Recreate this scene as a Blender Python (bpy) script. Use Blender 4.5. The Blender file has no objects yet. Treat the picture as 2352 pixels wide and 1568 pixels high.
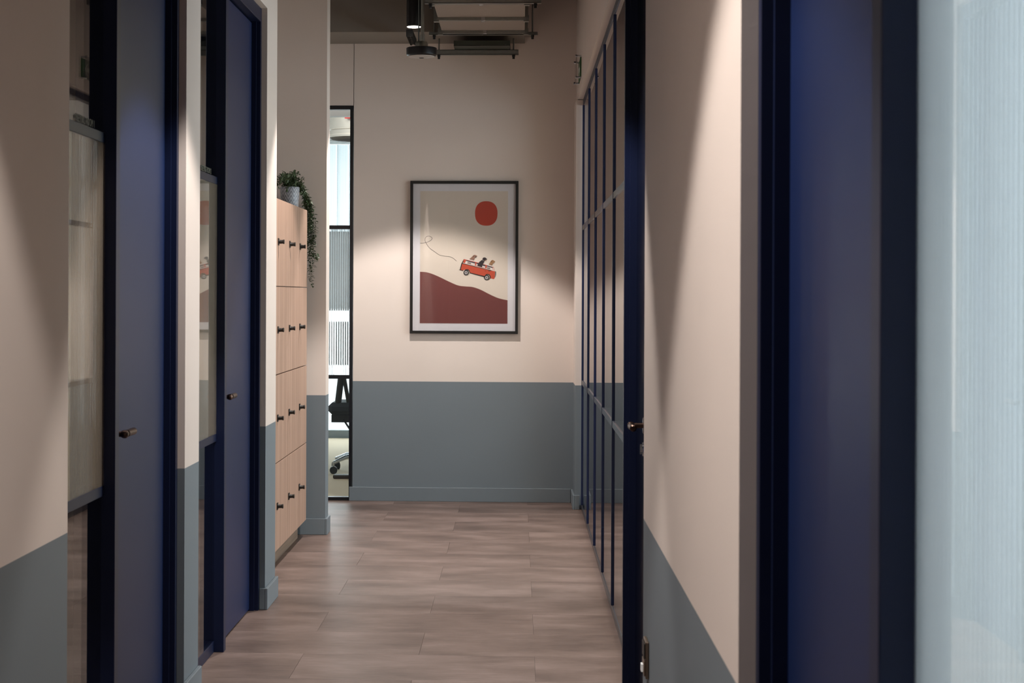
import bpy, bmesh, math, random
from mathutils import Vector, Matrix, Euler
random.seed(4)
S = bpy.context.scene
C = S.collection
PI = math.pi
R = math.radians

# ------------------------------------------------------------------ camera
F, W_, H_ = 4050.0, 2352.0, 1568.0
CAMZ, YAW, ROLL = 1.41, math.atan(.045), R(.25)
cam = bpy.data.cameras.new('camera'); camo = bpy.data.objects.new('camera', cam); C.objects.link(camo)
cam.sensor_fit = 'HORIZONTAL'; cam.sensor_width = 36; cam.lens = 36 * F / W_
M_ = Matrix.Rotation(YAW, 3, 'Z') @ Matrix.Rotation(PI / 2, 3, 'X') @ Matrix.Rotation(ROLL, 3, 'Z')
camo.location = (0, 0, CAMZ); camo.rotation_euler = M_.to_euler()
d = M_.transposed() @ Vector((0, 1, 0))                    # the corridor's direction seen by the camera
cam.shift_x = (F * d.x / -d.z - (1190 - W_ / 2)) / W_
cam.shift_y = (F * d.y / -d.z + (678 - H_ / 2)) / W_
cam.clip_start = .05
cam.dof.use_dof = True; cam.dof.focus_distance = 11.2; cam.dof.aperture_fstop = 13
S.camera = camo
S.view_settings.view_transform = 'Standard'; S.view_settings.look = 'None'
S.view_settings.gamma = 1; S.view_settings.use_curve_mapping = False
S.view_settings.exposure = 0.0

# ------------------------------------------------------------------ world and large lights
wd = bpy.data.worlds.new('world'); S.world = wd; wd.use_nodes = True
bg = wd.node_tree.nodes['Background']; bg.inputs[0].default_value = (.88, .95, 1, 1); bg.inputs[1].default_value = 2.0


def area(name, loc, rot, sx, sy, power, col):
    l = bpy.data.lights.new(name, 'AREA'); l.shape = 'RECTANGLE'; l.size = sx; l.size_y = sy
    l.energy = power; l.color = col
    o = bpy.data.objects.new(name, l); o.location = loc; o.rotation_euler = rot; C.objects.link(o); return o


DAY = (.77, .89, 1)
area('window_daylight', (4.15, 8.6, 1.6), (0, R(90), 0), 2.2, 5.4, 135, DAY)      # meeting room, right
area('window_daylight', (4.15, 2.4, 1.6), (0, R(90), 0), 2.2, 5.4, 175, DAY)     # near office, right
area('window_daylight', (-1.8, 17.6, 1.6), (R(-90), 0, 0), 4.4, 2.6, 210, (.88, .95, 1))   # far office
area('meeting_room_panel', (2.3, 9.0, 2.97), (0, 0, 0), 1.2, 3.6, 50, (1, .90, .76))
area('office_fill', (-1.5, 12.85, 2.97), (0, 0, 0), .9, .5, 14, (1, .97, .93))  # unseen fill, added to light the camera side of the drum
area('rear_fill', (-.4, -2.4, 3.66), (0, 0, 0), .9, 2.0, 8, (.9, .95, 1))  # unseen fill added behind the camera for ambient light

SPOTS = [(-.62, 2.62, 88), (-.35, 5.55, 82), (-.62, 8.75, 88), (-.652, 10.9, 90)]
SPOT_Z, SPOT_W = 3.07, 225

# ------------------------------------------------------------------ materials


def lin(h):
    h = h.lstrip('#'); v = [int(h[i:i + 2], 16) / 255 for i in (0, 2, 4)]
    return tuple((c / 12.92 if c <= .04045 else ((c + .055) / 1.055) ** 2.4) for c in v) + (1,)


def newmat(name):
    m = bpy.data.materials.new(name); m.use_nodes = True
    nt = m.node_tree; return m, nt, nt.nodes, nt.links, nt.nodes['Principled BSDF']


def pm(name, col, rough=.5, metal=0, spec=.5, noise=0, nscale=30, bump=0, bscale=200, stretch=(1, 1, 1), emit=None, es=0, coat=0):
    m, nt, N, L, b = newmat(name)
    c = lin(col) if isinstance(col, str) else tuple(col) + (1,)
    b.inputs['Base Color'].default_value = c; b.inputs['Roughness'].default_value = rough
    b.inputs['Metallic'].default_value = metal; b.inputs['Specular IOR Level'].default_value = spec
    b.inputs['Coat Weight'].default_value = coat
    if emit: b.inputs['Emission Color'].default_value = lin(emit); b.inputs['Emission Strength'].default_value = es
    tc = N.new('ShaderNodeTexCoord'); mp = N.new('ShaderNodeMapping'); mp.inputs['Scale'].default_value = stretch
    L.new(tc.outputs['Object'], mp.inputs[0])
    if noise:
        n = N.new('ShaderNodeTexNoise'); n.inputs['Scale'].default_value = nscale; n.inputs['Detail'].default_value = 5
        L.new(mp.outputs[0], n.inputs['Vector'])
        r = N.new('ShaderNodeMapRange'); r.inputs['To Min'].default_value = 1 - noise; r.inputs['To Max'].default_value = 1 + noise
        L.new(n.outputs[0], r.inputs[0])
        mx = N.new('ShaderNodeVectorMath'); mx.operation = 'SCALE'; mx.inputs[0].default_value = c[:3]
        L.new(r.outputs[0], mx.inputs['Scale']); L.new(mx.outputs[0], b.inputs['Base Color'])
    if bump:
        n2 = N.new('ShaderNodeTexNoise'); n2.inputs['Scale'].default_value = bscale; n2.inputs['Detail'].default_value = 3
        L.new(mp.outputs[0], n2.inputs['Vector'])
        bu = N.new('ShaderNodeBump'); bu.inputs['Strength'].default_value = bump; bu.inputs['Distance'].default_value = .002
        L.new(n2.outputs[0], bu.inputs['Height']); L.new(bu.outputs[0], b.inputs['Normal'])
    return m


DADO = .818


def wall_mat():
    m, nt, N, L, b = newmat('two_tone_wall_paint')
    g = N.new('ShaderNodeNewGeometry'); s = N.new('ShaderNodeSeparateXYZ'); L.new(g.outputs['Position'], s.inputs[0])
    gt = N.new('ShaderNodeMath'); gt.operation = 'GREATER_THAN'; gt.inputs[1].default_value = DADO
    L.new(s.outputs['Z'], gt.inputs[0])
    mx = N.new('ShaderNodeMix'); mx.data_type = 'RGBA'
    mx.inputs['A'].default_value = lin('#6f787f'); mx.inputs['B'].default_value = lin('#d7cac2')
    L.new(gt.outputs[0], mx.inputs['Factor'])
    n = N.new('ShaderNodeTexNoise'); n.inputs['Scale'].default_value = 2.5; n.inputs['Detail'].default_value = 3
    L.new(g.outputs['Position'], n.inputs['Vector'])
    r = N.new('ShaderNodeMapRange'); r.inputs['To Min'].default_value = .97; r.inputs['To Max'].default_value = 1.03
    L.new(n.outputs[0], r.inputs[0])
    sc = N.new('ShaderNodeVectorMath'); sc.operation = 'SCALE'; L.new(mx.outputs['Result'], sc.inputs[0]); L.new(r.outputs[0], sc.inputs['Scale'])
    L.new(sc.outputs[0], b.inputs['Base Color'])
    b.inputs['Roughness'].default_value = .62; b.inputs['Specular IOR Level'].default_value = .35
    n2 = N.new('ShaderNodeTexNoise'); n2.inputs['Scale'].default_value = 160
    L.new(g.outputs['Position'], n2.inputs['Vector'])
    bu = N.new('ShaderNodeBump'); bu.inputs['Strength'].default_value = .12; bu.inputs['Distance'].default_value = .001
    L.new(n2.outputs[0], bu.inputs['Height']); L.new(bu.outputs[0], b.inputs['Normal'])
    return m


def tile_mat():
    m, nt, N, L, b = newmat('floor_tile_vinyl')
    g = N.new('ShaderNodeNewGeometry'); oi = N.new('ShaderNodeObjectInfo')
    off = N.new('ShaderNodeVectorMath'); off.operation = 'SCALE'; off.inputs[0].default_value = (3, 11, 7); L.new(oi.outputs['Random'], off.inputs['Scale'])
    ad = N.new('ShaderNodeVectorMath'); L.new(g.outputs['Position'], ad.inputs[0]); L.new(off.outputs[0], ad.inputs[1])

    def nz(scale, st, det):
        mp = N.new('ShaderNodeMapping'); mp.inputs['Scale'].default_value = st; L.new(ad.outputs[0], mp.inputs[0])
        n = N.new('ShaderNodeTexNoise'); n.inputs['Scale'].default_value = scale; n.inputs['Detail'].default_value = det
        L.new(mp.outputs[0], n.inputs['Vector']); return n
    a = nz(3.9, (.6, 1.15, 1), 8); c = nz(26, (.4, 2.2, 1), 5)
    mm = N.new('ShaderNodeMath'); mm.operation = 'MULTIPLY_ADD'; mm.inputs[1].default_value = .26
    L.new(c.outputs[0], mm.inputs[0])
    m2 = N.new('ShaderNodeMath'); m2.operation = 'MULTIPLY'; m2.inputs[1].default_value = .74
    L.new(a.outputs[0], m2.inputs[0]); L.new(m2.outputs[0], mm.inputs[2])
    f_ = nz(90, (.35, 1.6, 1), 4)
    m3 = N.new('ShaderNodeMath'); m3.operation = 'MULTIPLY_ADD'; m3.inputs[1].default_value = .17; L.new(f_.outputs[0], m3.inputs[0]); L.new(mm.outputs[0], m3.inputs[2])
    m4 = N.new('ShaderNodeMath'); m4.operation = 'SUBTRACT'; m4.inputs[1].default_value = .085; L.new(m3.outputs[0], m4.inputs[0]); mm = m4
    cr = N.new('ShaderNodeValToRGB'); e = cr.color_ramp.elements
    e[0].position = .34; e[0].color = lin('#55453f'); e[1].position = .68; e[1].color = lin('#83706a')
    x = e.new(.5); x.color = lin('#6c5a53')
    L.new(mm.outputs[0], cr.inputs[0])
    r = N.new('ShaderNodeMapRange'); r.inputs['To Min'].default_value = .96; r.inputs['To Max'].default_value = 1.04; L.new(oi.outputs['Random'], r.inputs[0])
    sc = N.new('ShaderNodeVectorMath'); sc.operation = 'SCALE'; L.new(cr.outputs[0], sc.inputs[0]); L.new(r.outputs[0], sc.inputs['Scale'])
    L.new(sc.outputs[0], b.inputs['Base Color'])
    b.inputs['Roughness'].default_value = .42; b.inputs['Specular IOR Level'].default_value = .4
    bu = N.new('ShaderNodeBump'); bu.inputs['Strength'].default_value = .25; bu.inputs['Distance'].default_value = .001
    L.new(c.outputs[0], bu.inputs['Height']); L.new(bu.outputs[0], b.inputs['Normal'])
    return m


def wood_mat(name, dark, light, axis, scale=1):
    m, nt, N, L, b = newmat(name)
    g = N.new('ShaderNodeNewGeometry'); mp = N.new('ShaderNodeMapping'); L.new(g.outputs['Position'], mp.inputs[0])
    mp.inputs['Scale'].default_value = (26, 26, .5) if axis == 'z' else (30, .9, 30)
    n = N.new('ShaderNodeTexNoise'); n.inputs['Scale'].default_value = 1.0 * scale; n.inputs['Detail'].default_value = 6; n.inputs['Roughness'].default_value = .6
    L.new(mp.outputs[0], n.inputs['Vector'])
    cr = N.new('ShaderNodeValToRGB'); e = cr.color_ramp.elements
    e[0].position = .3; e[0].color = lin(dark); e[1].position = .68; e[1].color = lin(light)
    L.new(n.outputs[0], cr.inputs[0]); L.new(cr.outputs[0], b.inputs['Base Color'])
    b.inputs['Roughness'].default_value = .55
    return m


def schlick(N, L, base=.06):
    lw = N.new('ShaderNodeLayerWeight'); lw.inputs['Blend'].default_value = .5
    p = N.new('ShaderNodeMath'); p.operation = 'POWER'; p.inputs[1].default_value = 4.2; L.new(lw.outputs['Facing'], p.inputs[0])
    k = N.new('ShaderNodeMath'); k.operation = 'MULTIPLY_ADD'; k.inputs[1].default_value = 1 - base; k.inputs[2].default_value = base
    L.new(p.outputs[0], k.inputs[0]); return k.outputs[0]


def glass_mat(name, tint=(.97, .985, .98)):
    m = bpy.data.materials.new(name); m.use_nodes = True; N, L = m.node_tree.nodes, m.node_tree.links; N.clear()
    t = N.new('ShaderNodeBsdfTransparent'); t.inputs[0].default_value = tint + (1,)
    g = N.new('ShaderNodeBsdfGlossy'); g.inputs['Roughness'].default_value = 0.0
    mx = N.new('ShaderNodeMixShader'); o = N.new('ShaderNodeOutputMaterial')
    L.new(schlick(N, L), mx.inputs[0]); L.new(t.outputs[0], mx.inputs[1]); L.new(g.outputs[0], mx.inputs[2]); L.new(mx.outputs[0], o.inputs[0])
    return m


def reeded_mat(name, trans=.35, col=(.8, .86, .88), diff=.35, refr=None, rib=.45):
    m = bpy.data.materials.new(name); m.use_nodes = True; N, L = m.node_tree.nodes, m.node_tree.links; N.clear()
    t = N.new('ShaderNodeBsdfTransparent'); t.inputs[0].default_value = (.97, .965, .94, 1)
    g = N.new('ShaderNodeBsdfGlossy'); g.inputs['Roughness'].default_value = .02
    df = N.new('ShaderNodeBsdfDiffuse'); df.inputs[0].default_value = col + (1,)
    tl = N.new('ShaderNodeBsdfTranslucent')
    ge = N.new('ShaderNodeNewGeometry'); sx = N.new('ShaderNodeSeparateXYZ'); L.new(ge.outputs['Position'], sx.inputs[0])
    su = N.new('ShaderNodeMath'); L.new(sx.outputs['X'], su.inputs[0]); L.new(sx.outputs['Y'], su.inputs[1])
    pp = N.new('ShaderNodeMath'); pp.operation = 'PINGPONG'; pp.inputs[1].default_value = .0075; L.new(su.outputs[0], pp.inputs[0])
    mr = N.new('ShaderNodeMapRange'); mr.inputs['From Max'].default_value = .0075; mr.inputs['To Min'].default_value = 1 - rib; mr.inputs['To Max'].default_value = 1; L.new(pp.outputs[0], mr.inputs[0])
    vs = N.new('ShaderNodeVectorMath'); vs.operation = 'SCALE'; vs.inputs[0].default_value = col; L.new(mr.outputs[0], vs.inputs['Scale'])
    L.new(vs.outputs[0], tl.inputs[0]); L.new(vs.outputs[0], df.inputs[0])
    a = N.new('ShaderNodeMixShader'); a.inputs[0].default_value = diff; L.new(tl.outputs[0], a.inputs[1]); L.new(df.outputs[0], a.inputs[2])
    if refr is not None:
        t = N.new('ShaderNodeBsdfRefraction'); t.inputs['Roughness'].default_value = refr; t.inputs['IOR'].default_value = 1.45; t.inputs[0].default_value = (.95, .98, .98, 1)
    bmx = N.new('ShaderNodeMixShader'); bmx.inputs[0].default_value = trans; L.new(a.outputs[0], bmx.inputs[1]); L.new(t.outputs[0], bmx.inputs[2])
    mx = N.new('ShaderNodeMixShader'); o = N.new('ShaderNodeOutputMaterial')
    L.new(schlick(N, L), mx.inputs[0]); L.new(bmx.outputs[0], mx.inputs[1]); L.new(g.outputs[0], mx.inputs[2]); L.new(mx.outputs[0], o.inputs[0])
    return m


WALL = wall_mat(); TILE = tile_mat()
SKIRT = pm('grey_skirting_paint', '#6f787f', .5)
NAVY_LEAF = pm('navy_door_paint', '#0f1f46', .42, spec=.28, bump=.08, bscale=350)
NAVY_DARKENED = pm('navy_door_dark_reflection', '#060a18', .1, spec=.5)  # door paint darkened and polished to stand in for the post's dark reflection
NAVY_FRAME = pm('navy_frame_paint', '#0d1735', .42, spec=.3)
BLACK_FRAME = pm('black_frame_paint', '#101218', .35)
CONC = pm('dark_ceiling_paint', '#3f3f39', .8, noise=.06, nscale=3)
BEAMM = pm('bulkhead_board', '#7d746c', .8)
BRONZE = pm('bronze_metal', '#5a4740', .32, metal=1)
BLACK = pm('black_plastic', '#15120f', .45)
BLACKM = pm('black_lamp_metal', '#0c0b10', .35, metal=.3)
GALV = pm('galvanised_steel', '#9a9c98', .35, metal=1, noise=.15, nscale=60)
DUCTM = pm('duct_sheet_metal', '#9c9088', .55, metal=.35, noise=.05, nscale=6)
CHROME = pm('polished_steel', '#c8ccd2', .12, metal=1)
STEEL = pm('brushed_brass_steel', '#8a7868', .4, metal=1)
GLASS = glass_mat('clear_glass')
GLASSP = glass_mat('picture_glass', (.98, .98, .98))
REED = reeded_mat('reeded_glass', .62, (.86, .72, .57), .6)
REEDB = reeded_mat('reeded_glass_bright', .55, (.86, .90, .91), .2, .22)
REEDF = reeded_mat('reeded_glass_far', .6, (.8, .84, .86), .2, .03)
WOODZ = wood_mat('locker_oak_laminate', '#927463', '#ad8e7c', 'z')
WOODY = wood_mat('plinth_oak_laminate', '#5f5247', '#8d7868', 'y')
WHITE = pm('white_paint', '#e6eaec', .6)
CREAM_DIMMED = pm('dimmed_room_paint', '#8f867c', .6)  # cream darkened to stand in for the dimness of the left rooms
CARPET = pm('beige_carpet', '#b3a48c', .95, noise=.22, nscale=220, bump=.6, bscale=260)
DARKRUBBER = pm('black_rubber', '#141518', .6)
FABRIC = pm('black_mesh_fabric', '#1d2126', .8)
TILEJ = pm('subfloor', '#3a312c', .9)


def P(name, c): return pm('print_' + name, c, .8)


# ------------------------------------------------------------------ mesh helpers


def B(): return bmesh.new()


def bx(bm, x0, x1, y0, y1, z0, z1):
    v = [bm.verts.new((x, y, z)) for x in (x0, x1) for y in (y0, y1) for z in (z0, z1)]
    for f in ((0, 1, 3, 2), (4, 6, 7, 5), (0, 4, 5, 1), (2, 3, 7, 6), (0, 2, 6, 4), (1, 5, 7, 3)):
        bm.faces.new([v[i] for i in f])


def tube(bm, a, b, r, r2=None, n=16, cap=True):
    a, b = Vector(a), Vector(b); r2 = r if r2 is None else r2; z = (b - a).normalized()
    x = z.orthogonal().normalized(); y = z.cross(x); r0, r1 = [], []
    for i in range(n):
        t = 2 * PI * i / n; dd = x * math.cos(t) + y * math.sin(t)
        r0.append(bm.verts.new(a + dd * r)); r1.append(bm.verts.new(b + dd * r2))
    for i in range(n): bm.faces.new((r0[i], r0[(i + 1) % n], r1[(i + 1) % n], r1[i]))
    if cap: bm.faces.new(r0[::-1]); bm.faces.new(r1)


def lathe(bm, c, prof, axis='z', n=28):
    """profile of (radius, height) revolved about an axis through c"""
    c = Vector(c); rings = []
    for r, h in prof:
        ring = []
        for i in range(n):
            t = 2 * PI * i / n; u, v = r * math.cos(t), r * math.sin(t)
            p = {'z': (u, v, h), 'x': (h, u, v), 'y': (u, h, v)}[axis]
            ring.append(bm.verts.new(c + Vector(p)))
        rings.append(ring)
    for a, b in zip(rings, rings[1:]):
        for i in range(n): bm.faces.new((a[i], a[(i + 1) % n], b[(i + 1) % n], b[i]))
    bm.faces.new(rings[0][::-1]); bm.faces.new(rings[-1])


def poly(bm, pts, y0, th):
    """flat outline in XZ, facing -Y, th thick"""
    f = bm.faces.new([bm.verts.new((x, y0, z)) for x, z in pts])
    ext = bmesh.ops.extrude_face_region(bm, geom=[f])
    for v in ext['geom']:
        if isinstance(v, bmesh.types.BMVert): v.co.y += th


def wpos(p):
    v = Vector((0, 0, 0))
    while p: v += p.location; p = p.parent
    return v


def obj(name, bm, mat, parent=None, bevel=0, smooth=False, **props):
    bmesh.ops.recalc_face_normals(bm, faces=bm.faces)
    if bevel:
        bmesh.ops.bevel(bm, geom=list(bm.edges), offset=bevel, segments=1, affect='EDGES', clamp_overlap=True)
    big = [f for f in bm.faces if len(f.verts) > 4]
    if big: bmesh.ops.triangulate(bm, faces=big)
    if parent: bmesh.ops.translate(bm, verts=bm.verts, vec=-wpos(parent))
    me = bpy.data.meshes.new(name); bm.to_mesh(me); bm.free()
    me.materials.append(mat)
    if smooth:
        for p in me.polygons: p.use_smooth = True
        try: me.set_sharp_from_angle(angle=R(35))
        except Exception: pass
    o = bpy.data.objects.new(name, me); C.objects.link(o); o.parent = parent
    for k, v in props.items(): o[k] = v
    return o


def box(name, x0, x1, y0, y1, z0, z1, mat, parent=None, bevel=0, **p):
    b = B(); bx(b, x0, x1, y0, y1, z0, z1); return obj(name, b, mat, parent, bevel, **p)


def empty(name, loc, label=None, cat=None, group=None, kind=None):
    o = bpy.data.objects.new(name, None); C.objects.link(o); o.location = loc; o.empty_display_size = .05
    if label: o['label'] = label
    if cat: o['category'] = cat
    if group: o['group'] = group
    if kind: o['kind'] = kind
    return o


def tag(o, label, cat, group=None):
    o['label'] = label; o['category'] = cat
    if group: o['group'] = group
    return o


ST = {'kind': 'structure'}

# ------------------------------------------------------------------ plan (metres; +Y runs down the corridor)
XL, XR = -1.127, .336             # wall faces
LPOST, LGL = -1.152, -1.190       # left frame face, left glass / leaf face
RPOST, RLEAF, RGL = .362, .403, .422
FAR = 12.04; CEIL = 3.7; OPEN = 2.69; BACK = -4.0
P1A, P1B = 5.936, 6.20            # first pier, left
P2A, P2B = 7.853, 8.18            # second pier, left
WEND = 4.32                       # near left wall ends here
R1A, R1B = 2.69, 4.74             # pier on the right
RBARS = [11.61 - .935 * k for k in range(7)]
SLAB = .003

# ------------------------------------------------------------------ floor: laid tiles
fl = box('floor', -1.25, .55, BACK, FAR + .13, -.12, -SLAB, TILEJ, **ST)
tl_, tw = .905, .4525
mesh_cache = {}
k0 = -19
for k in range(k0, 11):
    y0 = 7.35 + k * tw; y1 = min(y0 + tw, FAR + .12)
    if y1 < -.6: continue
    xmin = -1.25 if y1 < 8.3 else -1.93
    base = .07 - (0 if k % 2 == 0 else tl_ / 2)
    i = math.floor((xmin - base) / tl_)
    while base + i * tl_ < .55:
        x0 = max(xmin, base + i * tl_); x1 = min(.55, base + (i + 1) * tl_); i += 1
        if x1 - x0 < .02: continue
        key = (round(x1 - x0, 3), round(y1 - y0, 3))
        if key not in mesh_cache:
            b = B(); g = .0004
            bx(b, g, x1 - x0 - g, g, y1 - y0 - g, 0, SLAB)
            bmesh.ops.recalc_face_normals(b, faces=b.faces)
            top = [e for e in b.edges if all(v.co.z > SLAB * .9 for v in e.verts)]
            bmesh.ops.bevel(b, geom=top, offset=.0005, segments=1, affect='EDGES')
            me = bpy.data.meshes.new('tile'); b.to_mesh(me); b.free(); me.materials.append(TILE); mesh_cache[key] = me
        o = bpy.data.objects.new('tile', mesh_cache[key]); C.objects.link(o); o.parent = fl; o.location = (x0, y0, -SLAB)
box('floor', -1.95, -1.25, P2B, FAR + .13, -.12, -SLAB, TILEJ, **ST)
b = B(); bx(b, -6, 1, FAR + .13, 17.6, -.1, 0); obj('floor', b, CARPET, **ST)
b = B(); bx(b, .55, 4.3, BACK, 11.8, -.1, 0); obj('floor', b, CARPET, **ST)
b = B(); bx(b, -4.3, -1.25, 3.0, 8.0, -.1, 0); obj('floor', b, CARPET, **ST)

# ------------------------------------------------------------------ ceilings
b = B(); bx(b, -2.1, .62, BACK, FAR + .2, CEIL, CEIL + .1); obj('ceiling', b, CONC, **ST)
b = B(); bx(b, -6, 1, FAR + .21, 17.6, 3.0, 3.1); obj('ceiling', b, WHITE, **ST)
b = B(); bx(b, .63, 4.3, BACK, 11.9, 3.0, 3.1); obj('ceiling', b, WHITE, **ST)
b = B(); bx(b, -4.3, -1.37, 3.0, 8.0, 3.0, 3.1); obj('ceiling', b, WHITE, **ST)

# ------------------------------------------------------------------ walls
b = B()
bx(b, -1.36, -1.112, BACK, WEND, 0, CEIL)
bx(b, -1.36, XL, WEND, P1A, OPEN, CEIL)
bx(b, -1.36, XL, P1A, P1B, 0, CEIL)
bx(b, -1.36, XL, P1B, P2A, OPEN, CEIL)
bx(b, -1.36, XL, P2A, P2B, 0, CEIL)
bx(b, -2.05, -1.36, P2B - .12, P2B, 0, CEIL)
bx(b, -2.05, -1.93, P2B, FAR, 0, CEIL)
obj('wall_left', b, WALL, **ST)
b = B(); bx(b, -1.93, XL, 10.32, 10.48, 0, CEIL); obj('wall_pillar', b, WALL, **ST)
b = B()
WX = -1.128
bx(b, WX, .62, FAR, FAR + .12, 0, CEIL)
bx(b, -1.93, WX - .004, FAR + .001, FAR + .12, 2.705, CEIL)
obj('wall_far', b, WALL, **ST)
b = B()
bx(b, XR, .62, BACK, .95, 0, CEIL)
bx(b, XR, .62, .95, R1A, OPEN, CEIL)
bx(b, .39, .62, R1B, FAR, 2.705, CEIL)
bx(b, XR, .62, R1A, R1B - .03, 0, CEIL)
# rounded far end of the pier
pts = [(XR, R1B - .03), (XR + .002, R1B - .012), (XR + .009, R1B - .003), (XR + .02, R1B), (.62, R1B), (.62, R1B - .03)]
bo = [b.verts.new((x, y, 0)) for x, y in pts]; to = [b.verts.new((x, y, CEIL)) for x, y in pts]
for i in range(6): b.faces.new((bo[i], bo[(i + 1) % 6], to[(i + 1) % 6], to[i]))
b.faces.new(bo); b.faces.new(to)
obj('wall_right', b, WALL, **ST)
b = B(); bx(b, .378, .62, 11.66, FAR, 0, 2.70); obj('wall_right', b, WALL, **ST)
b = B(); bx(b, -1.36, .62, BACK - .1, BACK, 0, CEIL); obj('wall_back', b, WALL, **ST)
# rooms behind the glass
b = B(); bx(b, .62, 4.2, 5.25, 5.3, 0, 3.0); bx(b, .62, 4.2, 11.66, 11.9, 0, 3.0); obj('wall_meeting_room', b, pm('warm_room_paint', '#d9c6a8', .6), **ST)
b = B()
bx(b, 4.2, 4.3, BACK, 11.9, 0, .55); bx(b, 4.2, 4.3, BACK, 11.9, 2.75, 3.0)
for y in (BACK, -.4, 5.15, 11.35): bx(b, 4.2, 4.3, y, y + .45, .55, 2.75)
bx(b, .62, 4.2, 5.2, 5.24, 0, 3.0); bx(b, .62, 4.2, BACK - .1, BACK, 0, 3.0)
bx(b, .62, .7, BACK, .95, 0, 3.0); bx(b, .62, .7, R1A, R1B, 0, 3.0); bx(b, .62, .7, .95, 11.66, 2.72, 3.0)
obj('wall_right_rooms', b, WHITE, **ST)
b = B()
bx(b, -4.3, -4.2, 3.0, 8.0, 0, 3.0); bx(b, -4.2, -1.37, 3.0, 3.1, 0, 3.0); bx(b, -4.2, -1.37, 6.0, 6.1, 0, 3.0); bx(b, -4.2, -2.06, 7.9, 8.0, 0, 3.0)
obj('wall_left_rooms', b, CREAM_DIMMED, **ST)
b = B()
bx(b, -6.1, -6, FAR + .13, 17.6, 0, 3.0); bx(b, .9, 1, FAR + .13, 17.6, 0, 3.0)
bx(b, -6, -1.94, FAR + .13, FAR + .23, 0, 3.0); bx(b, -6, -4.2, 17.3, 17.4, 0, 3.0); bx(b, .5, .9, 17.3, 17.4, 0, 3.0)
obj('wall_office', b, WHITE, **ST)

# bulkhead in front of the far wall
b = B(); bx(b, -1.93, .037, 11.5, FAR - .001, 3.127, CEIL); obj('ceiling_beam', b, BEAMM, **ST)

# skirting boards
SK, SP = .095, .014


def skirt(name, boxes):
    b = B()
    for q in boxes: bx(b, *q, 0, SK)
    obj(name, b, SKIRT, None, .002, **ST)


skirt('baseboard_left', [(-1.112, -1.112 + SP, BACK + .05, WEND - .01)])
skirt('baseboard_left', [(XL + .0002, XL + SP, P1A - SP, P1B)])
skirt('baseboard_left', [(XL + .0002, XL + SP, P2A - SP, P2B + SP), (LPOST + .001, XL, P2A - SP, P2A - .0005)])
skirt('baseboard_pillar', [(XL + .0002, XL + SP, 10.32 - SP, 10.48), (-1.6, XL, 10.32 - SP, 10.3195)])
skirt('baseboard_far', [(WX - .022, .363, FAR - SP, FAR - .0005)])
skirt('baseboard_right', [(.364, .3775, 11.66 - SP, FAR - SP - .001), (.378, .410, 11.66 - SP, 11.6595)])
skirt('baseboard_right', [(XR - SP, XR - .0002, R1A + .002, R1B - .03)])

# ------------------------------------------------------------------ glazed screens and doors


def ribbed(name, x0, x1, y0, y1, z0, z1, mat, parent, axis='y', pitch=.015, amp=.0022, back=-1):
    """flat front face with half-round ribs on the rear face; runs along Y (or X)"""
    b = B(); lo, hi = (y0, y1) if axis == 'y' else (x0, x1); n = max(2, int((hi - lo) / pitch)) * 6
    fr, rr = [], []
    for i in range(n + 1):
        t = lo + (hi - lo) * i / n; ph = ((t - lo) / pitch) % 1; a = amp * math.sqrt(max(0, 1 - (2 * ph - 1) ** 2))
        if axis == 'y':
            f, r_ = (x1, x0 - a) if back < 0 else (x0, x1 + a)
            fr.append([b.verts.new((f, t, z)) for z in (z0, z1)]); rr.append([b.verts.new((r_, t, z)) for z in (z0, z1)])
        else:
            fr.append([b.verts.new((t, y0, z)) for z in (z0, z1)]); rr.append([b.verts.new((t, y1 + a, z)) for z in (z0, z1)])
    for A in (fr, rr):
        for p, q in zip(A, A[1:]): b.faces.new((p[0], q[0], q[1], p[1]))
    for e in (0, -1): b.faces.new((fr[e][0], fr[e][1], rr[e][1], rr[e][0]))
    for z in (0, 1):
        for i in range(n): b.faces.new((fr[i][z], fr[i + 1][z], rr[i + 1][z], rr[i][z]))
    return obj(name, b, mat, parent)


def text(name, body, loc, rot, size, mat, parent, sx=1, ext=.0004, align='RIGHT'):
    c = bpy.data.curves.new(name, 'FONT'); c.body = body; c.size = size; c.extrude = ext; c.align_x = align
    o = bpy.data.objects.new(name, c); C.objects.link(o)
    dg = bpy.context.evaluated_depsgraph_get(); me = bpy.data.meshes.new_from_object(o.evaluated_get(dg)); bpy.data.objects.remove(o)
    me.transform(Matrix.Diagonal((sx, 1, 1, 1))); me.materials.clear(); me.materials.append(mat)
    o = bpy.data.objects.new(name, me); C.objects.link(o); o.parent = parent
    o.location = Vector(loc) - (wpos(parent) if parent else Vector()); o.rotation_euler = rot; return o


LETTER = pm('etched_lettering', '#6c6f64', .7)
Z1, Z2, RT = .845, 1.855, .015      # rail centres and half height


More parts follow.
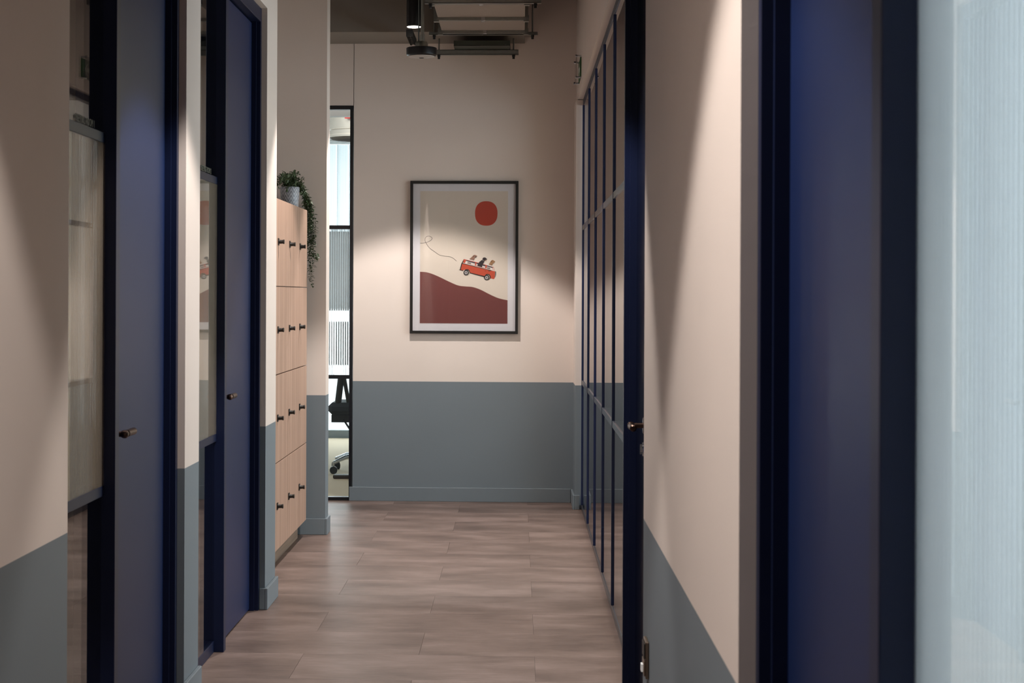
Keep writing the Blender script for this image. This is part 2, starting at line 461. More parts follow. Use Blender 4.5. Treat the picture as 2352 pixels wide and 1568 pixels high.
def screen(n, side, y0, y1, label, mid_mat, letters=None):
    """one glazed screen of three panes; side -1 = left wall, 1 = right wall"""
    g = LGL if side < 0 else RLEAF
    e = empty('window_%d' % n, (g, (y0 + y1) / 2, 0), label, kind='structure')
    bk = lambda v: (g - v, g) if side < 0 else (g, g + v)
    a, c = bk(.055)
    box('sill_rail', a, c, y0, y1, 0, .045, NAVY_FRAME, e, .0015)
    box('head_rail', a, c, y0, y1, OPEN - .05, OPEN - .002, NAVY_FRAME, e, .0015)
    ra, rc = (g - .045, g + .006) if side < 0 else (g - .006, g + .045)
    for z in (Z1, Z2): box('glazing_bar', ra, rc, y0, y1, z - RT, z + RT, NAVY_FRAME, e, .0012)
    ga, gc = (g - .010, g - .002) if side < 0 else (g + .002, g + .010)
    box('pane', ga, gc, y0, y1, .045, Z1 - RT, GLASS, e)
    box('pane', ga, gc, y0, y1, Z2 + RT, OPEN - .05, GLASS, e)
    ma, mc = (g + .0, g + .005) if side < 0 else (g - .005, g)
    ribbed('reeded_pane', ma, mc, y0, y1, Z1 + RT, Z2 - RT, mid_mat, e, back=side)
    if letters:
        text('lettering', letters[0], (g + .001, letters[1], Z2 + RT + .004), (R(90), 0, R(90)), .030, LETTER, e, sx=letters[2])
    return e


def handle(parent, x, y, z, side, dy):
    """lever handle on a face looking to +X (side=-1, left wall) or -X; dy = way the lever points"""
    s = -side
    b = B(); lathe(b, (x, y, z), [(.026, 0), (.026, s * .005), (.024, s * .007)], 'x')
    tube(b, (x + s * .004, y, z), (x + s * .042, y, z), .0085)
    lathe(b, (x + s * .045, y, z), [(.0085, -.011 * s), (.0115, -.006 * s), (.0125, 0), (.0115, .006 * s), (.006, .0105 * s)], 'x', 20)
    tube(b, (x + s * .045, y, z), (x + s * .045, y + dy * .022, z), .0092)
    tube(b, (x + s * .045, y + dy * .024, z), (x + s * .045, y + dy * .118, z), .0108)
    tube(b, (x + s * .045, y + dy * .118, z), (x + s * .045, y + dy * .122, z), .0108, .007)
    return obj('door_handle', b, BRONZE, parent, smooth=True)


def cylinder_lock(parent, x, y, z, side):
    s = -side; b = B()
    lathe(b, (x, y, z), [(.022, 0), (.022, s * .006), (.020, s * .008)], 'x')
    tube(b, (x, y, z), (x + s * .014, y, z), .0085); bx(b, min(x, x + s * .016), max(x, x + s * .016), y - .003, y + .003, z - .016, z + .016)
    return obj('lock', b, CHROME, parent, smooth=True)


def door(n, side, ya, yb, label, hy, dy, hz=1.0):
    """ya = post face near the camera, yb = far end of the opening. leaf between post and frame."""
    g, pf = (LGL, LPOST) if side < 0 else (RLEAF, RPOST)
    e = empty('door_%d' % n, (g, (ya + yb) / 2, 0), label, kind='structure')
    lo = lambda a, c: (min(a, c), max(a, c))
    f0, f1 = lo(pf, pf + side * .12)
    fb = g + side * .0
    box('door_post', f0, f1, ya, ya + .048, 0, OPEN - .003, NAVY_FRAME, e, .0015)
    # far jamb with a rebate step
    b = B(); bx(b, f0, f1, yb - .034, yb - .001, 0, OPEN - .003)
    s0, s1 = lo(pf + side * .018, pf + side * .10); bx(b, s0, s1, yb - .046, yb - .034, 0, OPEN - .06)
    obj('door_jamb', b, NAVY_FRAME, e)
    b = B(); bx(b, f0, f1, ya + .048, yb - .034, 2.625, OPEN - .003); obj('door_head', b, NAVY_FRAME, e, .0015)
    l0, l1 = lo(g, g + side * .045)
    leaf = box('door_leaf', l0, l1, ya + .051, yb - .048, .008, 2.618, NAVY_DARKENED if n == 4 else NAVY_LEAF, e, .0012)
    handle(leaf, g, hy, hz, side, dy); cylinder_lock(leaf, g, hy, hz - .075, side)
    return e


screen(1, -1, WEND, 5.008, 'navy framed glass screen with three panes beside the nearest left door', REED, ('MEETING ROOM 1', 4.90, .88))
door(1, -1, 5.008, P1A, 'navy door nearest on the left with bronze lever handle', 5.10, 1)
screen(2, -1, P1B, 6.897, 'navy framed glass screen before the second left door', REED, ('MEETING ROOM 2', 6.78, .88))
door(2, -1, 6.897, P2A, 'navy door second on the left, beside the oak lockers', 6.985, 1)
screen(3, 1, .96, 1.783, 'reeded glass screen glowing with daylight at the right edge', REEDB)
door(3, 1, 1.783, R1A, 'navy door nearest on the right', 1.87, 1, .955)
# reveal board: the right pier ends a little proud of the door frame (already the wall itself)
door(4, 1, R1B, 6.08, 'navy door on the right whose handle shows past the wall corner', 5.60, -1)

# long glazed partition on the right
e = empty('window_4', (RGL, 8.85, 0), 'long navy framed glass partition along the right side', kind='structure')
ya, yb = 6.085, 11.655
box('sill_rail', RGL, RGL + .05, ya, yb, 0, .035, pm('sill_metal', '#4a4c55', .3, metal=.6), e, .0015)
box('head_rail', RGL, RGL + .05, ya, yb, OPEN - .03, OPEN + .01, NAVY_FRAME, e, .0015)
box('door_post', .384, RGL + .09, 6.085, 6.135, 0, OPEN + .01, NAVY_FRAME, e, .0015)
RAILM = pm('rail_paint', '#2b3040', .28)
edges = [6.135] + [y for y in reversed(RBARS[:6])] + [yb]
for y in RBARS[:6]: box('mullion', RGL - .004, RGL + .05, y - .011, y + .011, .035, OPEN - .03, NAVY_FRAME, e, .0012)
for a, c in zip(edges, edges[1:]):
    a2, c2 = a + .0112, c - .0112
    if a == 6.135: a2 = a
    if c2 - a2 < .03: continue
    for z in (Z1 - .005, Z2): box('glazing_bar', RGL - .002, RGL + .045, a2, c2, z - RT, z + RT, RAILM, e, .0012)
    box('pane', RGL + .003, RGL + .011, a2, c2, .035, Z1 - .02, GLASS, e)
    box('pane', RGL + .003, RGL + .011, a2, c2, Z1 + .01, Z2 - RT, GLASS, e)
    box('pane', RGL + .003, RGL + .011, a2, c2, Z2 + RT, OPEN - .03, GLASS, e)

# tall glazed slot in the far wall
e = empty('window_5', (-1.5, FAR, 0), 'tall black framed glass slot at the far end looking into an office', kind='structure')
fy0, fy1 = FAR - .004, FAR + .05
box('frame_post', WX - .026, WX - .0045, fy0, fy1, 0, 2.703, BLACK_FRAME, e, .001)
box('frame_post', -1.925, -1.90, fy0, fy1, 0, 2.703, BLACK_FRAME, e, .001)
for n_, z0, z1 in (('sill_rail', 0, .024), ('glazing_bar', Z1 - .012, Z1 + .013), ('glazing_bar', 1.858, 1.884), ('head_rail', 2.678, 2.703)):
    box(n_, -1.90, WX - .0262, fy0, fy1, z0, z1, BLACK_FRAME, e, .001)
pa, pc = FAR + .018, FAR + .026
box('pane', -1.90, WX - .0262, pa, pc, .024, Z1 - .012, GLASS, e)
ribbed('reeded_pane', -1.90, WX - .0262, pa, pc, Z1 + .013, 1.858, REEDF, e, axis='x', pitch=.0155, amp=.003)
box('pane', -1.90, WX - .0262, pa, pc, 1.884, 2.678, GLASS, e)

# ------------------------------------------------------------------ lockers
LX, LB = -1.225, -1.78
y_end = 10.195; cw = .45
root = empty('locker_bank', (-1.5, y_end - 2 * cw, 0), 'oak laminate locker bank with black turn knobs in the left recess', 'locker')
b = B()
bx(b, LB, LX - .021, y_end - 4 * cw, y_end, .10, 1.90)
obj('carcass', b, WOODZ, root)
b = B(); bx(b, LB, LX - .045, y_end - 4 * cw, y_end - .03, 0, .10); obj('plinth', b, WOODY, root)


def knob_mesh():
    b = B(); bx(b, 0, .004, -.018, .018, -.018, .018)
    lathe(b, (.004, 0, 0), [(.011, 0), (.010, .008), (.0095, .018), (.0115, .024), (.0115, .027), (.009, .028)], 'x', 16)
    bmesh.ops.recalc_face_normals(b, faces=b.faces)
    for f in [f for f in b.faces if len(f.verts) > 4]: pass
    me = bpy.data.meshes.new('knob'); b.to_mesh(me); b.free(); me.materials.append(BLACK)
    return me


KM = knob_mesh()
KEYM = None
for ci in range(4):
    for ri in range(4):
        y1 = y_end - ci * cw; y0 = y1 - cw; z0 = .10 + ri * .45
        dn = box('locker_door', LX - .019, LX, y0 + .0012, y1 - .0012, z0 + .0025, z0 + .4475, WOODZ, root, .0008)
        o = bpy.data.objects.new('knob', KM); C.objects.link(o); o.parent = dn
        o.location = Vector((LX + .0002, y0 + .115, z0 + .228)) - wpos(root)

# ------------------------------------------------------------------ trailing plant on the lockers
px, py, pz = -1.305, 10.02, 1.90
root = empty('potted_plant', (px, py, pz), 'trailing green plant in a grey patterned pot on the locker top', 'plant')
m, nt, N, L, bs = newmat('herringbone_pot_glaze')
tc = N.new('ShaderNodeTexCoord'); sp = N.new('ShaderNodeSeparateXYZ'); L.new(tc.outputs['Object'], sp.inputs[0])
at = N.new('ShaderNodeMath'); at.operation = 'ARCTAN2'; L.new(sp.outputs['Y'], at.inputs[0]); L.new(sp.outputs['X'], at.inputs[1])
fr = N.new('ShaderNodeMath'); fr.operation = 'PINGPONG'; fr.inputs[1].default_value = .32; L.new(at.outputs[0], fr.inputs[0])
ma = N.new('ShaderNodeMath'); ma.operation = 'MULTIPLY_ADD'; ma.inputs[1].default_value = 10; L.new(sp.outputs['Z'], ma.inputs[0]); L.new(fr.outputs[0], ma.inputs[2])
fr2 = N.new('ShaderNodeMath'); fr2.operation = 'PINGPONG'; fr2.inputs[1].default_value = .12; L.new(ma.outputs[0], fr2.inputs[0])
cr = N.new('ShaderNodeValToRGB'); cr.color_ramp.elements[0].position = .012; cr.color_ramp.elements[0].color = lin('#5d626c'); cr.color_ramp.elements[1].position = .06; cr.color_ramp.elements[1].color = lin('#a9adb6')
L.new(fr2.outputs[0], cr.inputs[0]); L.new(cr.outputs[0], bs.inputs['Base Color']); bs.inputs['Roughness'].default_value = .35
POT = m
b = B(); lathe(b, (px, py, pz), [(.046, 0), (.049, .004), (.056, .118), (.054, .122), (.050, .120), (.049, .100)]); obj('pot', b, POT, root, smooth=True)
b = B(); lathe(b, (px, py, pz + .101), [(.048, 0), (.048, .004)]); obj('soil', b, pm('soil', '#2c231b', .95), root)
LEAF = pm('leaf_green', '#46583a', .5, noise=.35, nscale=40)
STEM = pm('vine_stem', '#4a5238', .6)
leafbm, stembm = B(), B()


def leaf(bm, p, dirv, ln, wd_):
    d_ = Vector(dirv).normalized(); s_ = d_.cross(Vector((random.uniform(-.4, .4), random.uniform(-.4, .4), 1))).normalized(); n_ = s_.cross(d_)
    p = Vector(p)
    prof = [(0, 0, 0), (.35, .5, .10), (.7, .36, .06), (1, 0, -.08)]
    A = bm.verts.new(p); e_ = bm.verts.new(p + d_ * ln - n_ * .08 * ln)
    m1 = bm.verts.new(p + d_ * ln * .5 + n_ * .02 * ln)
    l1 = bm.verts.new(p + d_ * ln * .38 + s_ * wd_ * .5 + n_ * .1 * ln); r1 = bm.verts.new(p + d_ * ln * .38 - s_ * wd_ * .5 + n_ * .1 * ln)
    l2 = bm.verts.new(p + d_ * ln * .75 + s_ * wd_ * .38 + n_ * .05 * ln); r2 = bm.verts.new(p + d_ * ln * .75 - s_ * wd_ * .38 + n_ * .05 * ln)
    for f in ((A, l1, m1), (A, m1, r1), (l1, l2, m1), (m1, r2, r1), (m1, l2, e_), (m1, e_, r2)): bm.faces.new(f)


def strand(pts, n, ln=.022, w=.012):
    """leaves in pairs along a vine through pts"""
    P_ = [Vector(p) for p in pts]; segs = len(P_) - 1
    prev = None
    for i in range(n + 1):
        t = i / n * segs; k = min(int(t), segs - 1); u = t - k
        a = P_[max(k - 1, 0)]; b_ = P_[k]; c_ = P_[k + 1]; d_ = P_[min(k + 2, segs)]
        q = .5 * ((2 * b_) + (c_ - a) * u + (2 * a - 5 * b_ + 4 * c_ - d_) * u * u + (3 * b_ - a - 3 * c_ + d_) * u ** 3)
        if prev is not None:
            tube(stembm, prev, q, .0011, n=4, cap=False); tv = (q - prev).normalized()
            ang = random.uniform(0, 2 * PI)
            for s_ in (0, PI):
                o_ = tv.orthogonal().normalized(); o_.rotate(Matrix.Rotation(ang + s_, 3, tv))
                z_ = .82 + random.random() * .4
                leaf(leafbm, q, o_ + tv * random.uniform(-.1, .7) + Vector((0, 0, .1)), ln * z_, w * z_)
        prev = q


top = Vector((px, py, pz + .115))
for i in range(64):
    a = random.uniform(0, 2 * PI); r_ = random.uniform(.03, .095); h_ = random.uniform(.02, .085) * (1 - r_ * 4.5)
    tip = top + Vector((math.cos(a) * r_, math.sin(a) * r_, h_ + random.uniform(-.03, .03)))
    if tip.x < px - .05 and random.random() < .4: continue
    strand([top + Vector((math.cos(a) * .02, math.sin(a) * .02, 0)), (top + tip) / 2 + Vector((0, 0, .03)), tip], 6, .022, .011)
# arms that lean toward the camera
for dx, dy_, dz in ((-.02, -.36, -.01), (.03, -.33, .02), (.0, -.26, .05), (-.05, -.2, .03), (.05, -.2, .07), (.02, .1, .08)):
    strand([top, top + Vector((dx * .5, dy_ * .5, .055)), top + Vector((dx, dy_, dz))], 12, .024, .012)
# vines that fall over the end of the bank, in the gap before the pillar
ye = y_end + .03
for i in range(17):
    xo = random.uniform(-.045, .015); yo = random.uniform(.0, .06); dr = random.uniform(.10, .26)
    x_ = -1.215 + xo
    strand([top + Vector((.02, .02, 0)), (px + .05, y_end - .05, pz + .11 + random.uniform(0, .03)), (x_, ye + yo, pz + .03), (x_ + random.uniform(-.01, .01), ye + yo, pz - dr * .5), (x_ + random.uniform(-.015, .015), ye + yo, pz - dr)], 22, .021, .012)
for (xe, dr) in ((-1.205, .44), (-1.215, .40), (-1.20, .33), (-1.19, .30), (-1.21, .36)):
    strand([top, (px + .06, y_end - .04, pz + .10), (xe - .01, ye + .03, pz), (xe + .008, ye + .04, pz - dr * .4), (xe - .008, ye + .035, pz - dr * .7), (xe + .004, ye + .035, pz - dr)], 34, .02, .012)
strand([(-1.20, ye + .03, pz - .15), (-1.195, ye + .03, pz - .24), (-1.175, ye + .01, pz - .275), (-1.165, ye, pz - .27)], 9, .019, .011)
obj('foliage', leafbm, LEAF, root, kind='stuff')
obj('vine_stem', stembm, STEM, root)

# ------------------------------------------------------------------ framed print
FX, FZ, FK = -.369, 1.6675, .00076036
FY = FAR - .0005
root = empty('framed_print', (FX, FY, FZ - .52), 'black framed print of a red van and dogs on the far wall', 'picture')
q = lambda cx, cy: (FX + (cx - 573) * FK, FZ + (751 - cy) * FK)


def rect(cx0, cy0, cx1, cy1): return [q(cx0, cy1), q(cx1, cy1), q(cx1, cy0), q(cx0, cy0)]


x0, z0 = q(88, 1436); x1, z1 = q(1058, 67); t_ = 25 * FK
b = B(); dpt = .030
o4 = [(x0, z0), (x1, z0), (x1, z1), (x0, z1)]; i4 = [(x0 + t_, z0 + t_), (x1 - t_, z0 + t_), (x1 - t_, z1 - t_), (x0 + t_, z1 - t_)]
for k in range(4):
    a_, b_ = o4[k], o4[(k + 1) % 4]; c_, d_ = i4[(k + 1) % 4], i4[k]
    f_ = [b.verts.new((p[0], FY - dpt, p[1])) for p in (a_, b_, c_, d_)]; g_ = [b.verts.new((p[0], FY, p[1])) for p in (a_, b_, c_, d_)]
    b.faces.new(f_); b.faces.new(g_)
    b.faces.new((f_[0], f_[1], g_[1], g_[0])); b.faces.new((f_[3], f_[2], g_[2], g_[3]))
obj('frame', b, pm('black_picture_frame', '#12100f', .45), root)
b = B(); bx(b, x0 + t_, x1 - t_, FY - .012, FY - .002, z0 + t_, z1 - t_); obj('mount_board', b, pm('mount_board', '#dcd8dc', .85), root)
yb_ = FY - .012
b = B(); poly(b, rect(177, 157, 964, 1344), yb_ - .0006, .0006)
pr = obj('print', b, P('paper', '#d8cbbe'), root)
layer = [yb_ - .0006]


def art(name, pts, mat, van=False, lift=1):
    if van: pts = [(470.4 + a_ * .22497, 666.4 + b_ * .22497) for a_, b_ in pts]
    y_ = layer[0] - .0003 * lift
    b = B(); poly(b, [q(*p) for p in pts], y_, .00025); return obj(name, b, mat, pr)


def sm(pts, n=8):
    out = []
    for k in range(len(pts) - 1):
        a_ = Vector(pts[max(k - 1, 0)]); b_ = Vector(pts[k]); c_ = Vector(pts[k + 1]); d_ = Vector(pts[min(k + 2, len(pts) - 1)])
        for i in range(n):
            u = i / n
            out.append(tuple(.5 * ((2 * b_) + (c_ - a_) * u + (2 * a_ - 5 * b_ + 4 * c_ - d_) * u * u + (3 * b_ - a_ - 3 * c_ + d_) * u ** 3)))
    out.append(pts[-1]); return out


MAR = pm('print_hill', '#713b38', .85, noise=.07, nscale=300); RED = pm('print_sun', '#bf3d22', .85, noise=.05, nscale=120)
hill = sm([(177, 882), (245, 888), (330, 918), (440, 970), (520, 1003), (590, 1012), (650, 1017), (720, 1040), (800, 1080), (880, 1115), (964, 1134)])
art('printed_hill', [(177, 1344)] + hill[:1] + hill[1:] + [(964, 1344)], MAR)
sun = []
for i in range(48):
    t = 2 * PI * i / 48; c_, s_ = math.cos(t), math.sin(t); n_ = 2.35
    sun.append((770 + math.copysign(abs(c_) ** (2 / n_), c_) * 101, 357 + math.copysign(abs(s_) ** (2 / n_), s_) * 110))
art('printed_sun', sun, RED)
ln = sm([(177, 625), (215, 623), (262, 607), (286, 582), (262, 562), (232, 568), (220, 595), (232, 625), (262, 668), (310, 703), (350, 730), (390, 740), (440, 745), (475, 760), (505, 785)], 6)
b = B(); y_ = layer[0] - .0006
for a_, c_ in zip(ln, ln[1:]):
    v = Vector((c_[0] - a_[0], c_[1] - a_[1])); n_ = Vector((-v.y, v.x)).normalized() * 1.6
    poly(b, [q(*p) for p in ((a_[0] + n_.x, a_[1] + n_.y), (c_[0] + n_.x, c_[1] + n_.y), (c_[0] - n_.x, c_[1] - n_.y), (a_[0] - n_.x, a_[1] - n_.y))], y_, .0002)
obj('printed_trail_line', b, P('line', '#4a423e'), pr)
ORG = P('van_orange', '#b8482e'); DK = P('van_dark', '#1f1b1c'); CRM = P('van_cream', '#d8cdc6'); GRY = P('van_grey', '#6f6a66')
art('printed_roof', [(440, 428), (600, 440), (1050, 555), (1550, 685), (1665, 765), (1640, 785), (450, 465)], CRM, True, 1)
art('printed_van', [(450, 445), (1000, 580), (1640, 765), (1668, 900), (1695, 960), (1675, 1215), (1640, 1242), (1500, 1205), (1480, 1130), (1420, 1070), (1350, 1050), (1290, 1080), (1255, 1150), (700, 1000), (680, 930), (620, 880), (520, 865), (440, 880), (415, 905), (300, 880), (370, 590)], ORG, True, 2)
art('printed_window', [(545, 485), (900, 575), (885, 700), (490, 605)], CRM, True, 3)
art('printed_window', [(955, 590), (1312, 690), (1290, 795), (925, 700)], CRM, True, 3)
art('printed_window', [(1375, 690), (1590, 760), (1600, 890), (1345, 830)], CRM, True, 3)
art('printed_window', [(1605, 775), (1635, 785), (1655, 905), (1615, 890)], CRM, True, 3)
art('printed_blind', [(545, 485), (900, 575), (893, 625), (530, 520)], P('slate', '#3b4248'), True, 4)
art('printed_blind', [(955, 590), (1312, 690), (1300, 735), (950, 640)], P('slate', '#3b4248'), True, 4)
art('printed_blind', [(1375, 690), (1590, 760), (1592, 800), (1365, 735)], P('slate', '#3b4248'), True, 4)
art('printed_seat', [(600, 560), (740, 590), (725, 655), (580, 620)], P('seat', '#8a7670'), True, 4)
art('printed_seat', [(1370, 760), (1500, 790), (1490, 860), (1360, 825)], P('seat', '#8a7670'), True, 4)
art('printed_trim', [(370, 580), (1670, 905), (1668, 925), (368, 600)], CRM, True, 4)
art('printed_trim', [(368, 600), (1500, 880), (1498, 895), (365, 622)], DK, True, 5)
art('printed_van_rear', [(440, 455), (425, 560), (372, 640), (320, 885), (285, 885), (340, 640), (375, 575)], DK, True, 5)
art('printed_bumper', [(245, 862), (420, 895), (425, 925), (260, 882)], DK, True, 5)
art('printed_bumper', [(1690, 920), (1738, 940), (1735, 1060), (1700, 1170), (1678, 1170)], GRY, True, 5)
art('printed_sill', [(680, 960), (700, 985), (1260, 1118), (1262, 1165), (690, 1015)], DK, True, 5)
art('printed_mirror', [(1425, 915), (1470, 885), (1530, 875), (1560, 900), (1500, 905), (1440, 928)], DK, True, 5)
art('printed_door_handle', [(1288, 900), (1325, 908), (1322, 922), (1288, 915)], DK, True, 5)


def disc(cx, cy, r, n=28): return [(cx + r * math.cos(2 * PI * i / n), cy + r * math.sin(2 * PI * i / n)) for i in range(n)]


for cx, cy in ((560, 990), (1385, 1180)):
    art('printed_arch', disc(cx + 10, cy - 22, 122), DK, True, 5)
for cx, cy in ((565, 992), (1378, 1172)): art('printed_wheel', disc(cx + 8, cy, 100), P('whitewall', '#b3a894'), True, 6)
for cx, cy in ((540, 988), (1360, 1180)):
    art('printed_wheel', disc(cx, cy, 108), DK, True, 7)
    art('printed_rim', disc(cx - 2, cy, 68), P('rim', '#a8a3a2'), True, 8); art('printed_hub', disc(cx, cy, 22), DK, True, 9)
TAN = P('tan_dog', '#8f6a58'); TAN2 = P('golden_dog', '#9a7350')
art('printed_dog', [(665, 437), (740, 385), (800, 320), (830, 290), (890, 275), (940, 300), (985, 318), (960, 340), (930, 345), (945, 388), (910, 372), (880, 380), (870, 430), (850, 490)], TAN, True, 10)
art('printed_ear', disc(838, 335, 22, 12), P('ear', '#5c3f35'), True, 11); art('printed_mouth', [(880, 345), (940, 345), (935, 375), (900, 370)], DK, True, 11)
art('printed_dog', [(980, 712), (1020, 620), (1060, 560), (1150, 490), (1185, 460), (1200, 400), (1260, 375), (1310, 385), (1375, 445), (1350, 468), (1310, 465), (1342, 512), (1290, 490), (1265, 520), (1240, 600), (1180, 670), (1180, 762)], P('black_dog', '#2a2023'), True, 10)
art('printed_collar', [(1180, 468), (1192, 462), (1235, 510), (1222, 514)], CRM, True, 11); art('printed_tongue', [(1295, 478), (1345, 505), (1335, 520), (1300, 500)], P('tongue', '#b06a5c'), True, 11)
art('printed_dog', [(1435, 650), (1490, 590), (1510, 540), (1560, 485), (1600, 475), (1650, 505), (1705, 545), (1680, 560), (1645, 570), (1665, 608), (1620, 590), (1590, 640), (1580, 692)], TAN2, True, 10)
art('printed_ear', disc(1540, 540, 24, 12), P('ear_golden', '#6b4630'), True, 11)
b = B(); bx(b, x0 + t_, x1 - t_, FY - .0235, FY - .0215, z0 + t_, z1 - t_); obj('glazing', b, GLASSP, root)

# ------------------------------------------------------------------ spotlights
GLOW = pm('lamp_lens', '#ffffff', .5, emit='#fff4e6', es=9)
names = ['black tube spotlight over the nearest right door', 'black tube spotlight over the nearest left door',
         'black tube spotlight over the oak lockers', 'black tube spotlight hanging before the far wall']
for (SPOT_X, y_, cone), lb in zip(SPOTS, names):
    r0 = empty('tube_spotlight', (SPOT_X, y_, CEIL), lb, 'spotlight')
    zb = SPOT_Z
    b = B(); n = 32
    lathe(b, (SPOT_X, y_, 0), [(.041, zb + .012), (.0455, zb), (.046, zb + .002), (.046, zb + .36), (.044, zb + .362)]); obj('lamp_body', b, BLACKM, r0, smooth=True)
    b = B(); lathe(b, (SPOT_X, y_, 0), [(.040, zb - .004), (.042, zb - .001)]); obj('lens', b, GLOW, r0)
    b = B(); tube(b, (SPOT_X, y_, zb + .362), (SPOT_X, y_, CEIL), .006, n=10); lathe(b, (SPOT_X, y_, 0), [(.05, CEIL - .02), (.05, CEIL)]); obj('stem', b, BLACKM, r0, smooth=True)
    l = bpy.data.lights.new('spot_beam', 'SPOT'); l.energy = SPOT_W; l.color = (1, .935, .875); l.spot_size = R(cone); l.spot_blend = .22; l.shadow_soft_size = .03
    lo_ = bpy.data.objects.new('spot_beam', l); C.objects.link(lo_); lo_.parent = r0; lo_.location = (0, 0, zb - .03 - CEIL)

# ------------------------------------------------------------------ services under the ceiling
# rectangular duct with flanged joints
dx0, dx1, dz = -.502, .035, 3.118
root = empty('ventilation_duct', (-.23, 9.5, dz), 'rectangular sheet metal duct running to the far bulkhead', 'duct')
fy = [8.0, 9.4, 10.25, 10.86, 11.40]
for a_, c_ in zip(fy, fy[1:]): box('duct_section', dx0, dx1, a_ + .002, c_ - .002, dz, dz + .34, DUCTM, root, .002)
for y_ in fy[1:]:
    b = B()
    for s_ in (-.021, .001):
        bx(b, dx0 - .004, dx1 + .004, y_ + s_, y_ + s_ + .017, dz - .018, dz - .0005)
        bx(b, dx0 - .02, dx0 - .0005, y_ + s_, y_ + s_ + .017, dz - .018, dz + .34)
        bx(b, dx1 + .0005, dx1 + .02, y_ + s_, y_ + s_ + .017, dz - .018, dz + .34)
    obj('duct_flange', b, GALV, root)
    for x_ in (dx0 - .008, dx1 + .008):
        b = B(); bx(b, x_ - .016, x_ + .016, y_ - .024, y_ + .022, dz - .026, dz + .012); tube(b, (x_, y_ - .03, dz - .008), (x_, y_ - .02, dz - .008), .006, n=6)
        obj('flange_corner', b, GALV, root)
    box('flange_clip', -.235, -.21, y_ - .026, y_ + .024, dz - .024, dz + .002, CHROME, root, .002)


def trapeze(y_, xa, xb, z_, label, rodz=CEIL, h=.034):
    r_ = empty('strut_trapeze', ((xa + xb) / 2, y_, z_), label, 'bracket', 'strut hangers under the ceiling')
    b = B(); w = .020
    bx(b, xa, xb, y_ - w, y_ - w + .003, z_, z_ + h); bx(b, xa, xb, y_ + w - .003, y_ + w, z_, z_ + h); bx(b, xa, xb, y_ - w, y_ + w, z_, z_ + .003)
    bx(b, xa, xb, y_ - w, y_ - w + .009, z_ + h - .003, z_ + h); bx(b, xa, xb, y_ + w - .009, y_ + w, z_ + h - .003, z_ + h)
    obj('strut_channel', b, GALV, r_)
    for x_ in (xa + .033, xb - .033):
        b = B(); tube(b, (x_, y_, z_ - .02), (x_, y_, rodz), .005, n=10); obj('threaded_rod', b, GALV, r_)
        b = B(); tube(b, (x_, y_, z_ - .012), (x_, y_, z_ - .0002), .011, n=6); tube(b, (x_, y_, z_ - .026), (x_, y_, z_ - .012), .0085, n=12); obj('rod_cap', b, DARKRUBBER, r_)


trapeze(10.15, -.545, .125, 3.087, 'nearer steel strut hanger holding the duct', h=.028)
trapeze(11.455, -.585, .119, 3.098, 'farther steel strut hanger at the duct end', h=.0185)
trapeze(11.80, -.57, -.004, 3.016, 'lowest steel strut hanger with the cable tray, against the bulkhead', rodz=3.1265, h=.034)
b = B()
bx(b, -.43, -.06, 11.60, 12.02, 3.0505, 3.0535)
for x_ in (-.43, -.0625): bx(b, x_, x_ + .0025, 11.60, 12.02, 3.0505, 3.084)
bx(b, -.43, -.06, 11.60, 11.603, 3.0505, 3.084)
for x_ in (-.40, -.245, -.09): tube(b, (x_, 11.595, 3.062), (x_, 11.60, 3.062), .006, n=8)
tag(obj('cable_tray', b, pm('tray_metal', '#4a4e48', .5, metal=.6)), 'short dark cable tray resting on the lowest strut hanger', 'cable tray')

# slotted channel hung left of the speaker
root = empty('slotted_channel', (-.66, 11.2, 3.02), 'black slotted strut channel hanging beside the round speaker', 'bracket')
b = B(); ya_, yb_2 = 11.05, 11.46; xs, zs = -.688, 3.033
bx(b, xs - .02, xs - .017, ya_, yb_2, zs, zs + .04); bx(b, xs + .017, xs + .02, ya_, yb_2, zs, zs + .04)
yy = ya_
while yy < yb_2 - .05:
    bx(b, xs - .017, xs + .017, yy, yy + .022, zs, zs + .003); yy += .05
bx(b, xs - .017, xs - .008, ya_, yb_2, zs, zs + .003); bx(b, xs + .008, xs + .017, ya_, yb_2, zs, zs + .003)
obj('channel', b, pm('channel_metal', '#2a2826', .85, metal=0, spec=.1), root)
b = B(); bx(b, xs - .021, xs + .021, ya_ - .006, ya_ - .0002, zs - .002, zs + .042); obj('end_cap', b, DARKRUBBER, root)
b = B(); tube(b, (xs, 11.09, zs + .04), (xs, 11.09, CEIL), .005, n=8); obj('threaded_rod', b, GALV, root)
b = B(); tube(b, (xs, 11.3, zs + .04), (xs, 11.3, CEIL), .005, n=8); obj('threaded_rod', b, GALV, root)

# round speaker on conduit
cx_, cy_, cz = -.588, 10.62, 2.842
root = empty('ceiling_speaker', (cx_, cy_, CEIL), 'round black disc speaker hanging from a steel conduit', 'speaker')
b = B(); lathe(b, (cx_, cy_, cz), [(.060, .001), (.082, .006), (.090, .013), (.092, .022), (.0925, .054), (.089, .057), (.02, .058)], n=40); obj('speaker_body', b, BLACKM, root, smooth=True)
b = B(); lathe(b, (cx_, cy_, cz), [(.01, -.003), (.055, -.002), (.078, .002), (.080, .0055)], n=40); obj('speaker_grille', b, pm('pale_grille', '#a39a96', .6), root, smooth=True)
b = B(); lathe(b, (cx_, cy_, cz - .003), [(.012, -.003), (.016, 0)], n=20); obj('centre_cap', b, BLACK, root)
b = B(); lathe(b, (cx_, cy_, cz + .058), [(.038, 0), (.038, .03), (.034, .036), (.016, .037)], n=28); obj('conduit_box', b, GALV, root, smooth=True)
b = B(); tube(b, (cx_ + .005, cy_, cz + .094), (cx_ + .005, cy_, CEIL), .0105, n=16); obj('conduit', b, GALV, root, smooth=True)
